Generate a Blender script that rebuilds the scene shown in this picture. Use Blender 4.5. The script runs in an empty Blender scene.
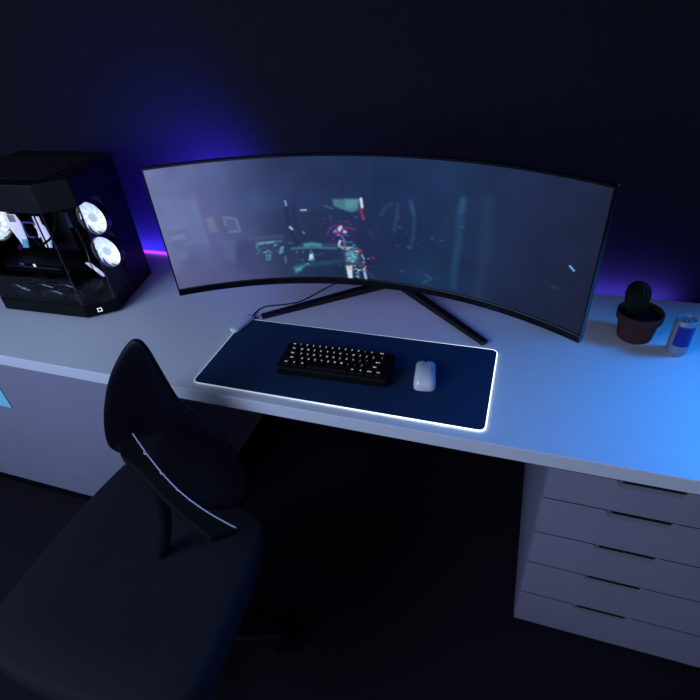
import bpy, bmesh, math, random
import numpy as np
from mathutils import Vector, Matrix
random.seed(4)
SC = bpy.context.scene
COL = SC.collection
DZ = 0.75                      # height of the worktop's upper face above the floor

# ------------------------------------------------------------------ materials
def lin(c):
    return tuple(((x / 255) / 12.92 if x / 255 <= .04045 else ((x / 255 + .055) / 1.055) ** 2.4) for x in c)

def mat(name, col, rough=.5, metal=0., spec=.5, emit=None, strength=0., noise=0., nscale=40., bump=0., coat=0.):
    m = bpy.data.materials.new(name); m.use_nodes = True
    nt = m.node_tree; b = nt.nodes['Principled BSDF']
    b.inputs['Base Color'].default_value = (*col, 1)
    b.inputs['Roughness'].default_value = rough
    b.inputs['Metallic'].default_value = metal
    b.inputs['Specular IOR Level'].default_value = spec
    b.inputs['Coat Weight'].default_value = coat
    if emit:
        b.inputs['Emission Color'].default_value = (*emit, 1)
        b.inputs['Emission Strength'].default_value = strength
    if noise or bump:
        tc = nt.nodes.new('ShaderNodeTexCoord'); n = nt.nodes.new('ShaderNodeTexNoise')
        n.inputs['Scale'].default_value = nscale; n.inputs['Detail'].default_value = 5
        nt.links.new(tc.outputs['Object'], n.inputs['Vector'])
        if noise:
            r = nt.nodes.new('ShaderNodeValToRGB')
            r.color_ramp.elements[0].position = .3; r.color_ramp.elements[1].position = .7
            r.color_ramp.elements[0].color = (*[c * (1 - noise) for c in col], 1)
            r.color_ramp.elements[1].color = (*[min(1, c * (1 + noise)) for c in col], 1)
            nt.links.new(n.outputs['Fac'], r.inputs['Fac']); nt.links.new(r.outputs['Color'], b.inputs['Base Color'])
        if bump:
            bp = nt.nodes.new('ShaderNodeBump'); bp.inputs['Strength'].default_value = bump; bp.inputs['Distance'].default_value = .002
            nt.links.new(n.outputs['Fac'], bp.inputs['Height']); nt.links.new(bp.outputs['Normal'], b.inputs['Normal'])
    return m

def glass_mat(name, tint, refl):
    m = bpy.data.materials.new(name); m.use_nodes = True
    nt = m.node_tree; nt.nodes.clear()
    o = nt.nodes.new('ShaderNodeOutputMaterial'); mx = nt.nodes.new('ShaderNodeMixShader')
    t = nt.nodes.new('ShaderNodeBsdfTransparent'); g = nt.nodes.new('ShaderNodeBsdfGlossy')
    lw = nt.nodes.new('ShaderNodeLayerWeight'); lw.inputs['Blend'].default_value = .5
    pw = nt.nodes.new('ShaderNodeMath'); pw.operation = 'POWER'; pw.inputs[1].default_value = 5.
    f = nt.nodes.new('ShaderNodeMath'); f.operation = 'MULTIPLY_ADD'; f.inputs[1].default_value = .7; f.inputs[2].default_value = refl
    nt.links.new(lw.outputs['Facing'], pw.inputs[0]); nt.links.new(pw.outputs[0], f.inputs[0])
    t.inputs['Color'].default_value = (*tint, 1); g.inputs['Roughness'].default_value = .03
    nt.links.new(f.outputs[0], mx.inputs['Fac']); nt.links.new(t.outputs[0], mx.inputs[1])
    nt.links.new(g.outputs[0], mx.inputs[2]); nt.links.new(mx.outputs[0], o.inputs['Surface'])
    return m

M = {
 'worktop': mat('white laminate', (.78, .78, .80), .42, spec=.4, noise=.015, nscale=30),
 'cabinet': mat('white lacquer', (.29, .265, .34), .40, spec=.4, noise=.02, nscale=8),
 'slot': mat('dark gap', (.004, .004, .005), .8),
 'wall': mat('charcoal wall paint', (.012, .0115, .014), .85, spec=.05, noise=.08, nscale=25, bump=.1),
 'floor': mat('dark carpet floor', (.012, .010, .014), .95, spec=.1, noise=.3, nscale=180, bump=.4),
 'black': mat('black plastic', (.006, .006, .008), .38),
 'matte_black': mat('matte black plastic', (.0025, .0025, .003), .6, spec=.18),
 'black_gloss': mat('gloss black plastic', (.004, .004, .006), .12),
 'case_black': mat('black steel', (.0014, .0014, .002), .45, spec=.14, noise=.2, nscale=60),
 'case_top': mat('black vent panel', (.0045, .0045, .0065), .5, spec=.25),
 'seam': mat('grey glass edge', (.05, .05, .055), .3),
 'bezel': mat('monitor bezel', (.004, .004, .006), .22),
 'leg_metal': mat('dark metal leg', (.010, .010, .012), .35, metal=.3),
 'fabric': mat('navy cloth', (.015, .040, .100), .85, spec=.15, noise=.12, nscale=900, bump=.15),
 'ctl': mat('pale grey plastic', (.70, .76, .84), .35),
 'mouse': mat('white mouse plastic', (.86, .86, .86), .18, coat=.5),
 'key': mat('black keycap', (.003, .003, .0035), .5, spec=.15),
 'legend': mat('backlit legend', (.5, .5, .5), .5, emit=(1., .96, .86), strength=.4),
 'clay': mat('terracotta', (.075, .027, .024), .85, spec=.2, noise=.2, nscale=50, bump=.3),
 'soil': mat('dark soil', (.008, .006, .005), 1., spec=.1, noise=.5, nscale=150, bump=1.),
 'cactus': mat('cactus green', (.013, .017, .006), .75, spec=.2, noise=.3, nscale=90, bump=.4),
 'spine': mat('cactus spine', (.045, .048, .032), .6),
 'can': mat('silver white can', (.32, .32, .36), .4, metal=.35),
 'can_blue': mat('blue printed panel', (.006, .006, .22), .35),
 'alu': mat('aluminium', (.55, .57, .60), .25, metal=.9),
 'leather': mat('black leatherette', (.0018, .0022, .0065), .45, spec=.14, noise=.2, nscale=200, bump=.12),
 'arm': mat('black arm padding', (.002, .002, .0022), .7, spec=.2),
 'seatcloth': mat('dark seat cloth', (.010, .0085, .014), .8, spec=.2, noise=.2, nscale=300),
 'piping': mat('pale piping', (.55, .53, .62), .4),
 'reflection': mat('dark teal plug', (.05, .12, .16), .4),
 'pcb': mat('circuit board', (.004, .005, .008), .5, noise=.4, nscale=120),
 'fan_glow': mat('lit white fan blades', (.8, .8, .8), .5, emit=(.74, .93, 1.0), strength=1.1),
 'fan_hub': mat('lit fan hub', (.8, .8, .8), .5, emit=(.75, .92, 1.), strength=.9),
 'fan_dark': mat('dark fan blades', (.012, .012, .018), .3),
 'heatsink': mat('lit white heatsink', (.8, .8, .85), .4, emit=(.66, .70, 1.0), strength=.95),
 'cyan_led': mat('cyan led', (.3, .6, .7), .4, emit=(.08, .40, .60), strength=.8),
 'blue_led': mat('dim blue led', (.1, .1, .3), .4, emit=(.030, .035, .20), strength=1.),
 'white_led': mat('small white led', (.8, .8, .8), .4, emit=(.9, .9, 1.), strength=1.),
 'purple_led': mat('purple led', (.2, .05, .3), .4, emit=(.06, .006, .16), strength=.6),
 'logo': mat('white printed mark', (.8, .8, .8), .5, emit=(.9, .9, .9), strength=.6),
 'steel': mat('brushed steel', (.35, .35, .38), .3, metal=.9),
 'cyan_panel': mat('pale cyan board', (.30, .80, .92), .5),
 'led_violet': mat('violet led strip', (.5, .3, .8), .5, emit=(.40, .05, .85), strength=1.7),
 'ring_led': mat('violet ring light', (.5, .3, .8), .5, emit=(.34, .08, 1.), strength=5.),
 'grip': mat('grey grip', (.20, .20, .22), .5),
 'glass': glass_mat('tinted glass', (.80, .80, .84), .02),
}

# mouse-pad edge: a light pipe, brighter towards its right end
def edge_mat():
    m = bpy.data.materials.new('white light pipe'); m.use_nodes = True
    nt = m.node_tree; b = nt.nodes['Principled BSDF']
    b.inputs['Base Color'].default_value = (.7, .7, .7, 1)
    tc = nt.nodes.new('ShaderNodeTexCoord'); sp = nt.nodes.new('ShaderNodeSeparateXYZ')
    mr = nt.nodes.new('ShaderNodeMapRange'); cm = nt.nodes.new('ShaderNodeCombineXYZ')
    ad = nt.nodes.new('ShaderNodeMath'); ad.operation = 'MULTIPLY_ADD'
    nt.links.new(tc.outputs['Object'], sp.inputs[0])
    ad.inputs[1].default_value = -.8                      # nearer the front = brighter
    nt.links.new(sp.outputs['Y'], ad.inputs[0]); nt.links.new(sp.outputs['X'], ad.inputs[2])
    mr.inputs['From Min'].default_value = -.15; mr.inputs['From Max'].default_value = .56
    mr.inputs['To Min'].default_value = .36; mr.inputs['To Max'].default_value = 2.6
    mr.interpolation_type = 'SMOOTHSTEP'
    nt.links.new(ad.outputs[0], mr.inputs['Value'])
    b.inputs['Emission Color'].default_value = (.78, .92, 1., 1)
    nt.links.new(mr.outputs[0], b.inputs['Emission Strength'])
    return m
M['edge'] = edge_mat()

# ------------------------------------------------------------------ object helpers
WM = {}
def tag(o, label, cat, group=None):
    o['label'] = label; o['category'] = cat
    if group: o['group'] = group
    return o

def thing(name, label, cat, loc, rz=0., group=None):
    """Empty at the base of a thing; loc is in the worktop frame (z = 0 on the worktop)."""
    o = bpy.data.objects.new(name, None); COL.objects.link(o)
    o.empty_display_size = .05
    o.location = (loc[0], loc[1], loc[2] + DZ); o.rotation_euler = (0, 0, rz)
    WM[o.name] = Matrix.Translation(o.location) @ Matrix.Rotation(rz, 4, 'Z')
    return tag(o, label, cat, group)

class MB:
    def __init__(self): self.bm = bmesh.new()
    def add(self, vs, fs):
        v = [self.bm.verts.new(p) for p in vs]
        for f in fs:
            try: self.bm.faces.new([v[i] for i in f])
            except ValueError: pass
        return self
    def box(self, x0, x1, y0, y1, z0, z1):
        v = [(x, y, z) for z in (z0, z1) for y in (y0, y1) for x in (x0, x1)]
        return self.add(v, [(0, 2, 3, 1), (4, 5, 7, 6), (0, 1, 5, 4), (2, 6, 7, 3), (0, 4, 6, 2), (1, 3, 7, 5)])
    def obox(self, c, ax, ay, az):
        c, ax, ay, az = map(Vector, (c, ax, ay, az))
        v = [c + sx * ax + sy * ay + sz * az for sz in (-1, 1) for sy in (-1, 1) for sx in (-1, 1)]
        return self.add(v, [(0, 2, 3, 1), (4, 5, 7, 6), (0, 1, 5, 4), (2, 6, 7, 3), (0, 4, 6, 2), (1, 3, 7, 5)])
    def prism(self, poly, z0, z1):
        n = len(poly)
        v = [(p[0], p[1], z0) for p in poly] + [(p[0], p[1], z1) for p in poly]
        return self.add(v, [tuple(range(n))[::-1], tuple(range(n, 2 * n))] + [(i, (i + 1) % n, n + (i + 1) % n, n + i) for i in range(n)])
    def loft(self, rings, cap=True, closed=True):
        n = len(rings[0]); v = [p for r in rings for p in r]; f = []
        for k in range(len(rings) - 1):
            for i in range(n if closed else n - 1):
                j = (i + 1) % n
                f.append((k * n + i, k * n + j, (k + 1) * n + j, (k + 1) * n + i))
        if cap: f += [tuple(range(n))[::-1], tuple(range((len(rings) - 1) * n, len(rings) * n))]
        return self.add(v, f)
    def tube(self, path, r, n=8, closed=False):
        P = [Vector(p) for p in path]; m = len(P); rings = []
        for i in range(m):
            a = P[(i - 1) % m] if (closed or i > 0) else P[i]
            b = P[(i + 1) % m] if (closed or i < m - 1) else P[i]
            t = (b - a).normalized(); u = t.cross(Vector((0, 0, 1)))
            if u.length < 1e-4: u = t.cross(Vector((1, 0, 0)))
            u.normalize(); w = u.cross(t)
            rr = r(i / (m - 1)) if callable(r) else r
            rings.append([P[i] + (u * math.cos(2 * math.pi * k / n) + w * math.sin(2 * math.pi * k / n)) * rr for k in range(n)])
        if closed: rings.append(rings[0])
        return self.loft(rings, cap=not closed)
    def lathe(self, prof, n=48, c=(0, 0, 0)):
        return self.loft([[(c[0] + r * math.cos(2 * math.pi * k / n), c[1] + r * math.sin(2 * math.pi * k / n), c[2] + z) for k in range(n)] for r, z in prof])
    def build(self, name, m, parent=None, world=False, smooth=False, bevel=0., seg=2, sub=0, ang=40):
        bm = self.bm
        bmesh.ops.remove_doubles(bm, verts=bm.verts, dist=1e-6)
        bmesh.ops.recalc_face_normals(bm, faces=bm.faces)
        if bevel:
            es = [e for e in bm.edges if len(e.link_faces) == 2 and e.calc_face_angle(0) > math.radians(30)]
            bmesh.ops.bevel(bm, geom=es, offset=bevel, segments=seg, affect='EDGES', profile=.5, clamp_overlap=True)
        if world:
            T = Matrix.Translation((0, 0, DZ))
            p = parent
            while p is not None and p.parent is not None: p = p.parent
            if p is not None: T = WM[p.name].inverted() @ T
            bm.transform(T)
        me = bpy.data.meshes.new(name)
        if smooth:
            for f in bm.faces: f.smooth = True
            for e in bm.edges:
                if len(e.link_faces) == 2 and e.calc_face_angle(0) > math.radians(ang): e.smooth = False
        bm.to_mesh(me); bm.free()
        me.materials.append(m)
        o = bpy.data.objects.new(name, me); COL.objects.link(o)
        if parent is not None: o.parent = parent
        if sub:
            s = o.modifiers.new('sub', 'SUBSURF'); s.levels = sub; s.render_levels = sub
        return o

def copy_tree(o, parent=None):
    c = o.copy(); COL.objects.link(c)
    if parent is not None: c.parent = parent
    for ch in list(o.children): copy_tree(ch, c)
    return c

def struct(o):
    o['kind'] = 'structure'; return o

def rrect(x0, x1, y0, y1, r, n=8):
    out = []
    for cx, cy, a0 in ((x1 - r, y0 + r, -90), (x1 - r, y1 - r, 0), (x0 + r, y1 - r, 90), (x0 + r, y0 + r, 180)):
        for k in range(n + 1):
            a = math.radians(a0 + 90 * k / n); out.append((cx + r * math.cos(a), cy + r * math.sin(a)))
    return out

def spline(pts, n):
    P = [Vector(p) for p in pts]; out = []
    for i in range(len(P) - 1):
        p0 = P[max(i - 1, 0)]; p1 = P[i]; p2 = P[i + 1]; p3 = P[min(i + 2, len(P) - 1)]
        for k in range(n):
            t = k / n
            out.append(.5 * ((2 * p1) + (p2 - p0) * t + (2 * p0 - 5 * p1 + 4 * p2 - p3) * t * t + (3 * p1 - p0 - 3 * p2 + p3) * t ** 3))
    out.append(P[-1]); return out

# ------------------------------------------------------------------ setting
struct(MB().box(-2.6, 2.4, -2.6, .66, -DZ - .05, -DZ).build('floor', M['floor'], world=True))
struct(MB().box(-2.6, 2.4, .60, .66, -DZ, 1.55).build('wall_back', M['wall'], world=True))
struct(MB().box(-2.66, -2.6, -2.6, .66, -DZ, 1.55).build('wall_left', M['wall'], world=True))
struct(MB().box(-2.6, 2.4, .588, .60, -DZ, -DZ + .07).build('baseboard_back', M['wall'], world=True))

# ------------------------------------------------------------------ worktop and drawer units
YF, YB = -.194, .544
o = MB().box(-1.95, 1.45, YF, YB, -.042, 0).build('desk_worktop', M['worktop'], world=True, bevel=.0025)
tag(o, 'long white laminate worktop carrying the monitor, computer and mouse pad', 'desk')

def drawer_front(x0, x1, z0, z1, hx0, hx1, hd=.022):
    """Front with a sloping trapezoid grip cut into its upper edge."""
    mb = MB(); y = YF + .002; yb = y + .018; yi = y + .005
    a, b = hx0, hx1; c, d = hx0 + .016, hx1 - .016; zb = z1 - hd; zs = z1 - .004
    v = [(x0, y, z0), (x1, y, z0), (x1, y, z1), (b, y, z1), (d, y, zb), (c, y, zb), (a, y, z1), (x0, y, z1),
         (c, yi, zs), (d, yi, zs), (x0, yb, z0), (x1, yb, z0), (x1, yb, z1), (x0, yb, z1)]
    mb.add(v, [(0, 1, 2, 3, 4, 5, 6, 7), (0, 10, 11, 1), (1, 11, 12, 2), (7, 13, 10, 0), (10, 13, 12, 11)])
    g = MB().add([v[i] for i in (5, 4, 9, 8, 6, 3)], [(0, 1, 2, 3), (4, 0, 3), (1, 5, 2)])
    return mb, g

t = thing('drawer_unit', 'white drawer unit under the right end of the desk with a slanted grip', 'drawer unit', (.83, .1, -DZ))
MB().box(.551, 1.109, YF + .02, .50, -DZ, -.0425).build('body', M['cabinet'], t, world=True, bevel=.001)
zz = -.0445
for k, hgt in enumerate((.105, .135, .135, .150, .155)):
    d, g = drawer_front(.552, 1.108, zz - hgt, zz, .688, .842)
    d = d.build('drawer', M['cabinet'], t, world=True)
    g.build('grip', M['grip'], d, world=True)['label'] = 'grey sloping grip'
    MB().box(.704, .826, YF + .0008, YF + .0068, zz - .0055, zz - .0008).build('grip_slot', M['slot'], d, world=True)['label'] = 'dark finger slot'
    zz -= hgt + .003

t = thing('side_cabinet', 'plain white cabinet under the left end of the desk behind the chair', 'cabinet', (-1.2, .1, -DZ))
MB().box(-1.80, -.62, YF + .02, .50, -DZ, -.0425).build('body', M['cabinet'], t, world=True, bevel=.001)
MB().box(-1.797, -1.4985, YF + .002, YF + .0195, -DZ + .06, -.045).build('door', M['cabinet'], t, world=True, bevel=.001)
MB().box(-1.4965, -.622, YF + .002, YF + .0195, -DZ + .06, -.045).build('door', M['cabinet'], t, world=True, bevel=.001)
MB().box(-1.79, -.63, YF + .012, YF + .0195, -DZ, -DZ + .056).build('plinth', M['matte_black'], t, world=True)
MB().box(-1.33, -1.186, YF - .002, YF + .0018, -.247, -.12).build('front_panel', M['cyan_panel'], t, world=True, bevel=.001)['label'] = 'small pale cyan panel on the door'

# ------------------------------------------------------------------ led strip on the worktop's rear edge
o = MB().box(-1.30, -.12, .5385, .5425, 0, .011).build('led_strip', M['led_violet'], world=True)
tag(o, 'thin glowing violet light strip along the rear edge of the desk behind monitor', 'light strip')

# ------------------------------------------------------------------ monitor
MX, MY, MH = .0394, .1723, .1689
KC = 1.0157; RC = 1 / KC; WD = 1.148; HT = .366
CX, CY = MX, MY - RC
def arc(s, off=0.):            # s = metres along the screen from its centre
    a = s * KC
    return (CX + (RC + off) * math.sin(a), CY + (RC + off) * math.cos(a))
t = thing('curved_monitor', 'very wide curved black monitor showing a dark game scene', 'monitor', (.015, .40, 0))
def arc_slab(s0, s1, o0, o1, z0, z1, n):
    rings = []
    for i in range(n + 1):
        s = s0 + (s1 - s0) * i / n
        a = arc(s, o0); b = arc(s, o1)
        rings.append([(a[0], a[1], z0), (b[0], b[1], z0), (b[0], b[1], z1), (a[0], a[1], z1)])
    return MB().loft(rings)
arc_slab(-WD / 2, WD / 2, .001, .012, MH, MH + HT, 64).build('housing', M['black'], t, world=True, bevel=.002)
# shallow bulge on the back
rings = []
for i in range(33):
    s = -.46 + .92 * i / 32; e = math.sqrt(max(0, 1 - (s / .4601) ** 2)); ring = []
    for k in range(17):
        ph = math.pi * k / 16
        q = arc(s, .0115 + .06 * math.sin(ph) * e); ring.append((q[0], q[1], MH + HT / 2 - .155 * math.cos(ph)))
    rings.append(ring)
MB().loft(rings, cap=False, closed=False).build('back_cover', M['black'], t, world=True, smooth=True)
BZ = .0195
bz = arc_slab(-WD / 2, WD / 2, -.006, .001, MH, MH + BZ, 64).build('bezel', M['bezel'], t, world=True, bevel=.001)
mb = arc_slab(-WD / 2, WD / 2, -.004, .001, MH + HT - .005, MH + HT, 64)
mb.build('top_bezel', M['bezel'], t, world=True)
for sx in (-1, 1):
    s0, s1 = sorted((sx * WD / 2, sx * (WD / 2 - .0035)))
    arc_slab(s0, s1, -.004, .001, MH + BZ, MH + HT - .005, 2).build('side_bezel', M['bezel'], t, world=True)
# the screen, with its picture and the painted room glare at left held per vertex
NX, NZ = 640, 204
sx = np.linspace(-WD / 2 + .0035, WD / 2 - .0035, NX); sz = np.linspace(BZ, HT - .005, NZ)
X, Z = np.meshgrid(sx + WD / 2, sz)                       # metres from the screen's lower left
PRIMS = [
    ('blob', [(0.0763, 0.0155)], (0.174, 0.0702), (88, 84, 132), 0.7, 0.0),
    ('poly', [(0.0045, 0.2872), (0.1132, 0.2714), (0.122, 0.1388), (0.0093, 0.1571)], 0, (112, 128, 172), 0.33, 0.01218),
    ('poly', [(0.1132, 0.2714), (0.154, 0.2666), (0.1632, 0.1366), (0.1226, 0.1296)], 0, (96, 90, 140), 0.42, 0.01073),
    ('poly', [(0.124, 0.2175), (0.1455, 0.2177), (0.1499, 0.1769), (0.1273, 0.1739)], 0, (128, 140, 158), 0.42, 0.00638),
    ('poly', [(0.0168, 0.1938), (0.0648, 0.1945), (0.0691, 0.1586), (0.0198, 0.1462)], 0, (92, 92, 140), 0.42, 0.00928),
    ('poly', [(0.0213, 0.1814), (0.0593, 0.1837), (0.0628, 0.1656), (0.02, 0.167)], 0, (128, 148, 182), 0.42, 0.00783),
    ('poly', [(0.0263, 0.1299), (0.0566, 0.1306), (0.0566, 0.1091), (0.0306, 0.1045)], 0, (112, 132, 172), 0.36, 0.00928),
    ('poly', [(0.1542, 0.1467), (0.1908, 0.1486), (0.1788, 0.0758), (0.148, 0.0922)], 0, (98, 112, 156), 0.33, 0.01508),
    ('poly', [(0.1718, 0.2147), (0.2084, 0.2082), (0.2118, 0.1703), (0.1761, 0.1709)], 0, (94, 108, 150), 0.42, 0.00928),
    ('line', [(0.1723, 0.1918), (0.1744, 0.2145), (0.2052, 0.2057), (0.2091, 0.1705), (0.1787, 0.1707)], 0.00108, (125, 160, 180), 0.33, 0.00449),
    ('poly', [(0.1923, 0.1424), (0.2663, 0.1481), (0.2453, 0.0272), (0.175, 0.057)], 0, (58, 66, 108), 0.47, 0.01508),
    ('line', [(0.232, 0.1447), (0.3254, 0.1478)], 0.0009, (80, 96, 140), 0.42, 0.00739),
    ('line', [(0.2471, 0.1192), (0.2492, 0.1312), (0.3175, 0.1331)], 0.00144, (85, 150, 165), 0.47, 0.00449),
    ('line', [(0.2543, 0.1278), (0.2688, 0.1298)], 0.00144, (130, 190, 195), 0.51, 0.00362),
    ('line', [(0.2772, 0.1293), (0.2945, 0.1313)], 0.00144, (130, 190, 195), 0.51, 0.00362),
    ('line', [(0.3143, 0.112), (0.3204, 0.1148), (0.3153, 0.0996), (0.3091, 0.0968), (0.3143, 0.112)], 0.00126, (110, 190, 195), 0.59, 0.00392),
    ('line', [(0.2705, 0.0897), (0.2801, 0.0953), (0.2775, 0.0798), (0.2684, 0.0772), (0.2705, 0.0897)], 0.00108, (90, 160, 175), 0.51, 0.00392),
    ('line', [(0.2471, 0.1192), (0.25, 0.1036)], 0.00135, (80, 130, 160), 0.28, 0.00449),
    ('line', [(0.3216, 0.0838), (0.3221, 0.068)], 0.00135, (90, 130, 160), 0.51, 0.00449),
    ('line', [(0.3458, 0.2467), (0.3463, 0.2134), (0.35, 0.1616), (0.366, 0.1133)], 0.00225, (30, 36, 66), 0.51, 0.00739),
    ('line', [(0.3654, 0.2323), (0.3643, 0.1844), (0.3834, 0.1372)], 0.0018, (30, 38, 70), 0.42, 0.00739),
    ('line', [(0.3458, 0.2467), (0.3469, 0.2357)], 0.00135, (150, 190, 215), 0.68, 0.00392),
    ('line', [(0.3488, 0.1733), (0.3536, 0.1674)], 0.00144, (200, 225, 240), 0.77, 0.00362),
    ('line', [(0.3832, 0.1579), (0.3856, 0.1549)], 0.0009, (150, 170, 200), 0.59, 0.00362),
    ('line', [(0.3858, 0.2207), (0.3994, 0.2204)], 0.00108, (190, 205, 215), 0.77, 0.00304),
    ('poly', [(0.4735, 0.2502), (0.549, 0.252), (0.5417, 0.2223), (0.5193, 0.2133), (0.4955, 0.2235), (0.4769, 0.2286)], 0, (78, 128, 145), 0.85, 0.00696),
    ('line', [(0.4526, 0.2311), (0.4712, 0.2258)], 0.0018, (60, 100, 125), 0.59, 0.00449),
    ('poly', [(0.5086, 0.2508), (0.5436, 0.2518), (0.5368, 0.2302), (0.5092, 0.2239)], 0, (100, 165, 170), 0.47, 0.00928),
    ('line', [(0.5516, 0.2521), (0.5531, 0.2309)], 0.00198, (235, 245, 250), 0.85, 0.00392),
    ('line', [(0.55, 0.2254), (0.5518, 0.2091)], 0.00198, (178, 50, 70), 0.61, 0.00449),
    ('line', [(0.5542, 0.2037), (0.5552, 0.1983)], 0.00162, (191, 60, 70), 0.61, 0.00392),
    ('blob', [(0.487, 0.1557)], (0.0406, 0.0319), (48, 40, 100), 0.7, 0.0),
    ('line', [(0.4498, 0.149), (0.4572, 0.1666), (0.472, 0.1755), (0.4943, 0.1761)], 0.0009, (130, 50, 95), 0.47, 0.00449),
    ('line', [(0.4588, 0.1255), (0.4728, 0.1229)], 0.0009, (110, 40, 90), 0.42, 0.00449),
    ('line', [(0.4663, 0.2037), (0.4641, 0.1811)], 0.00072, (110, 45, 95), 0.42, 0.00392),
    ('line', [(0.505, 0.1707), (0.5271, 0.1688)], 0.00144, (161, 50, 70), 0.51, 0.00507),
    ('line', [(0.4887, 0.1759), (0.5024, 0.1735)], 0.00108, (144, 50, 80), 0.44, 0.00449),
    ('line', [(0.4854, 0.1701), (0.4863, 0.1644)], 0.00216, (225, 235, 250), 0.85, 0.00392),
    ('line', [(0.4788, 0.1584), (0.4839, 0.1527)], 0.0018, (204, 90, 120), 0.58, 0.00392),
    ('line', [(0.4985, 0.159), (0.5041, 0.1592)], 0.00144, (150, 190, 240), 0.77, 0.00392),
    ('line', [(0.4704, 0.1582), (0.4765, 0.1641)], 0.00126, (110, 130, 220), 0.68, 0.00449),
    ('line', [(0.4919, 0.1472), (0.4966, 0.1356), (0.4975, 0.1118)], 0.00144, (110, 120, 190), 0.59, 0.00449),
    ('line', [(0.485, 0.1322), (0.4814, 0.1232)], 0.00162, (220, 235, 245), 0.77, 0.00392),
    ('line', [(0.4808, 0.1172), (0.4918, 0.1116)], 0.00162, (150, 210, 215), 0.68, 0.00449),
    ('line', [(0.4961, 0.1297), (0.5021, 0.0969), (0.4968, 0.0659)], 0.00126, (161, 45, 65), 0.51, 0.00449),
    ('line', [(0.5255, 0.1043), (0.5343, 0.1078), (0.5427, 0.1053)], 0.00216, (191, 60, 50), 0.58, 0.00507),
    ('line', [(0.5449, 0.0934), (0.5499, 0.0816)], 0.00117, (160, 180, 230), 0.68, 0.00392),
    ('line', [(0.5661, 0.171), (0.5817, 0.1493)], 0.00135, (55, 48, 110), 0.51, 0.00594),
    ('blob', [(0.5165, 0.0977)], (0.0203, 0.0159), (70, 130, 160), 0.7, 0.0),
    ('blob', [(0.515, 0.0762)], (0.0174, 0.0128), (60, 150, 165), 0.7, 0.0),
    ('line', [(0.5019, 0.0939), (0.5189, 0.0917)], 0.00225, (90, 170, 190), 0.68, 0.00507),
    ('line', [(0.5033, 0.0755), (0.527, 0.0831)], 0.00225, (80, 170, 180), 0.68, 0.00507),
    ('line', [(0.4963, 0.0596), (0.5102, 0.0509), (0.5255, 0.0613)], 0.00108, (178, 60, 80), 0.51, 0.00392),
    ('poly', [(0.496, 0.0564), (0.5139, 0.0606), (0.513, 0.0061), (0.501, 0.0053)], 0, (215, 245, 245), 0.9, 0.00638),
    ('line', [(0.5053, 0.0632), (0.5071, 0.0476)], 0.0009, (187, 70, 80), 0.38, 0.00392),
    ('line', [(0.5302, 0.0428), (0.5317, 0.0205)], 0.00135, (110, 120, 190), 0.59, 0.00449),
    ('line', [(0.5463, 0.0691), (0.5511, 0.0508)], 0.00144, (182, 55, 70), 0.51, 0.00449),
    ('line', [(0.5482, 0.0505), (0.5523, 0.0191)], 0.0018, (190, 225, 240), 0.77, 0.00449),
    ('line', [(0.5733, 0.0896), (0.5789, 0.0871)], 0.00144, (170, 60, 70), 0.51, 0.00392),
    ('line', [(0.3454, 0.1093), (0.3973, 0.1114), (0.4717, 0.1109)], 0.00099, (75, 150, 165), 0.55, 0.00507),
    ('line', [(0.3839, 0.1191), (0.4043, 0.122), (0.4268, 0.119)], 0.00198, (90, 180, 190), 0.64, 0.00739),
    ('line', [(0.4214, 0.122), (0.4725, 0.1199)], 0.0009, (60, 110, 140), 0.42, 0.00449),
    ('line', [(0.499, 0.1298), (0.5188, 0.1307)], 0.0009, (80, 150, 170), 0.42, 0.00449),
    ('line', [(0.4978, 0.1148), (0.529, 0.1135)], 0.00108, (90, 160, 180), 0.51, 0.00449),
    ('poly', [(0.3935, 0.0915), (0.4037, 0.093), (0.4045, 0.0743), (0.3897, 0.0728)], 0, (190, 240, 240), 0.95, 0.00638),
    ('poly', [(0.3964, 0.1038), (0.4021, 0.1038), (0.4036, 0.0915), (0.3949, 0.0915)], 0, (80, 150, 160), 0.57, 0.00638),
    ('line', [(0.3494, 0.0543), (0.3908, 0.0569), (0.4798, 0.0713)], 0.0018, (50, 90, 115), 0.47, 0.00884),
    ('poly', [(0.3427, 0.0481), (0.3761, 0.057), (0.3623, 0.0412), (0.3463, 0.0318)], 0, (80, 175, 180), 0.76, 0.01073),
    ('line', [(0.5507, 0.0444), (0.5762, 0.0278)], 0.0009, (60, 90, 130), 0.34, 0.00594),
    ('line', [(0.6842, 0.2556), (0.6921, 0.2253), (0.6922, 0.1825), (0.6841, 0.1313)], 0.00144, (45, 80, 125), 0.42, 0.00739),
    ('line', [(0.6842, 0.2505), (0.6894, 0.225)], 0.0027, (45, 85, 135), 0.42, 0.00739),
    ('line', [(0.6499, 0.2449), (0.6467, 0.2156), (0.6377, 0.1711)], 0.00126, (60, 80, 115), 0.38, 0.00739),
    ('line', [(0.634, 0.2463), (0.6151, 0.2344), (0.6035, 0.2122)], 0.00108, (60, 78, 112), 0.42, 0.00594),
    ('line', [(0.8167, 0.2709), (0.8116, 0.2305), (0.8126, 0.1683), (0.8054, 0.1062), (0.8034, 0.0384)], 0.00315, (42, 82, 118), 0.47, 0.01319),
    ('line', [(0.8167, 0.2709), (0.8132, 0.2458)], 0.00315, (48, 88, 140), 0.42, 0.01029),
    ('line', [(0.8799, 0.2805), (0.8816, 0.182), (0.8738, 0.0268)], 0.00449, (42, 62, 92), 0.38, 0.01899),
    ('line', [(0.7267, 0.0556), (0.741, 0.0462)], 0.00144, (70, 120, 150), 0.55, 0.00449),
    ('line', [(0.7326, 0.0415), (0.7185, 0.0296)], 0.00144, (60, 110, 145), 0.51, 0.00449),
    ('line', [(0.6554, 0.0563), (0.6611, 0.054)], 0.00108, (60, 100, 130), 0.51, 0.00449),
    ('line', [(0.6758, 0.1302), (0.6785, 0.1277)], 0.0009, (80, 110, 150), 0.51, 0.00392),
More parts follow.
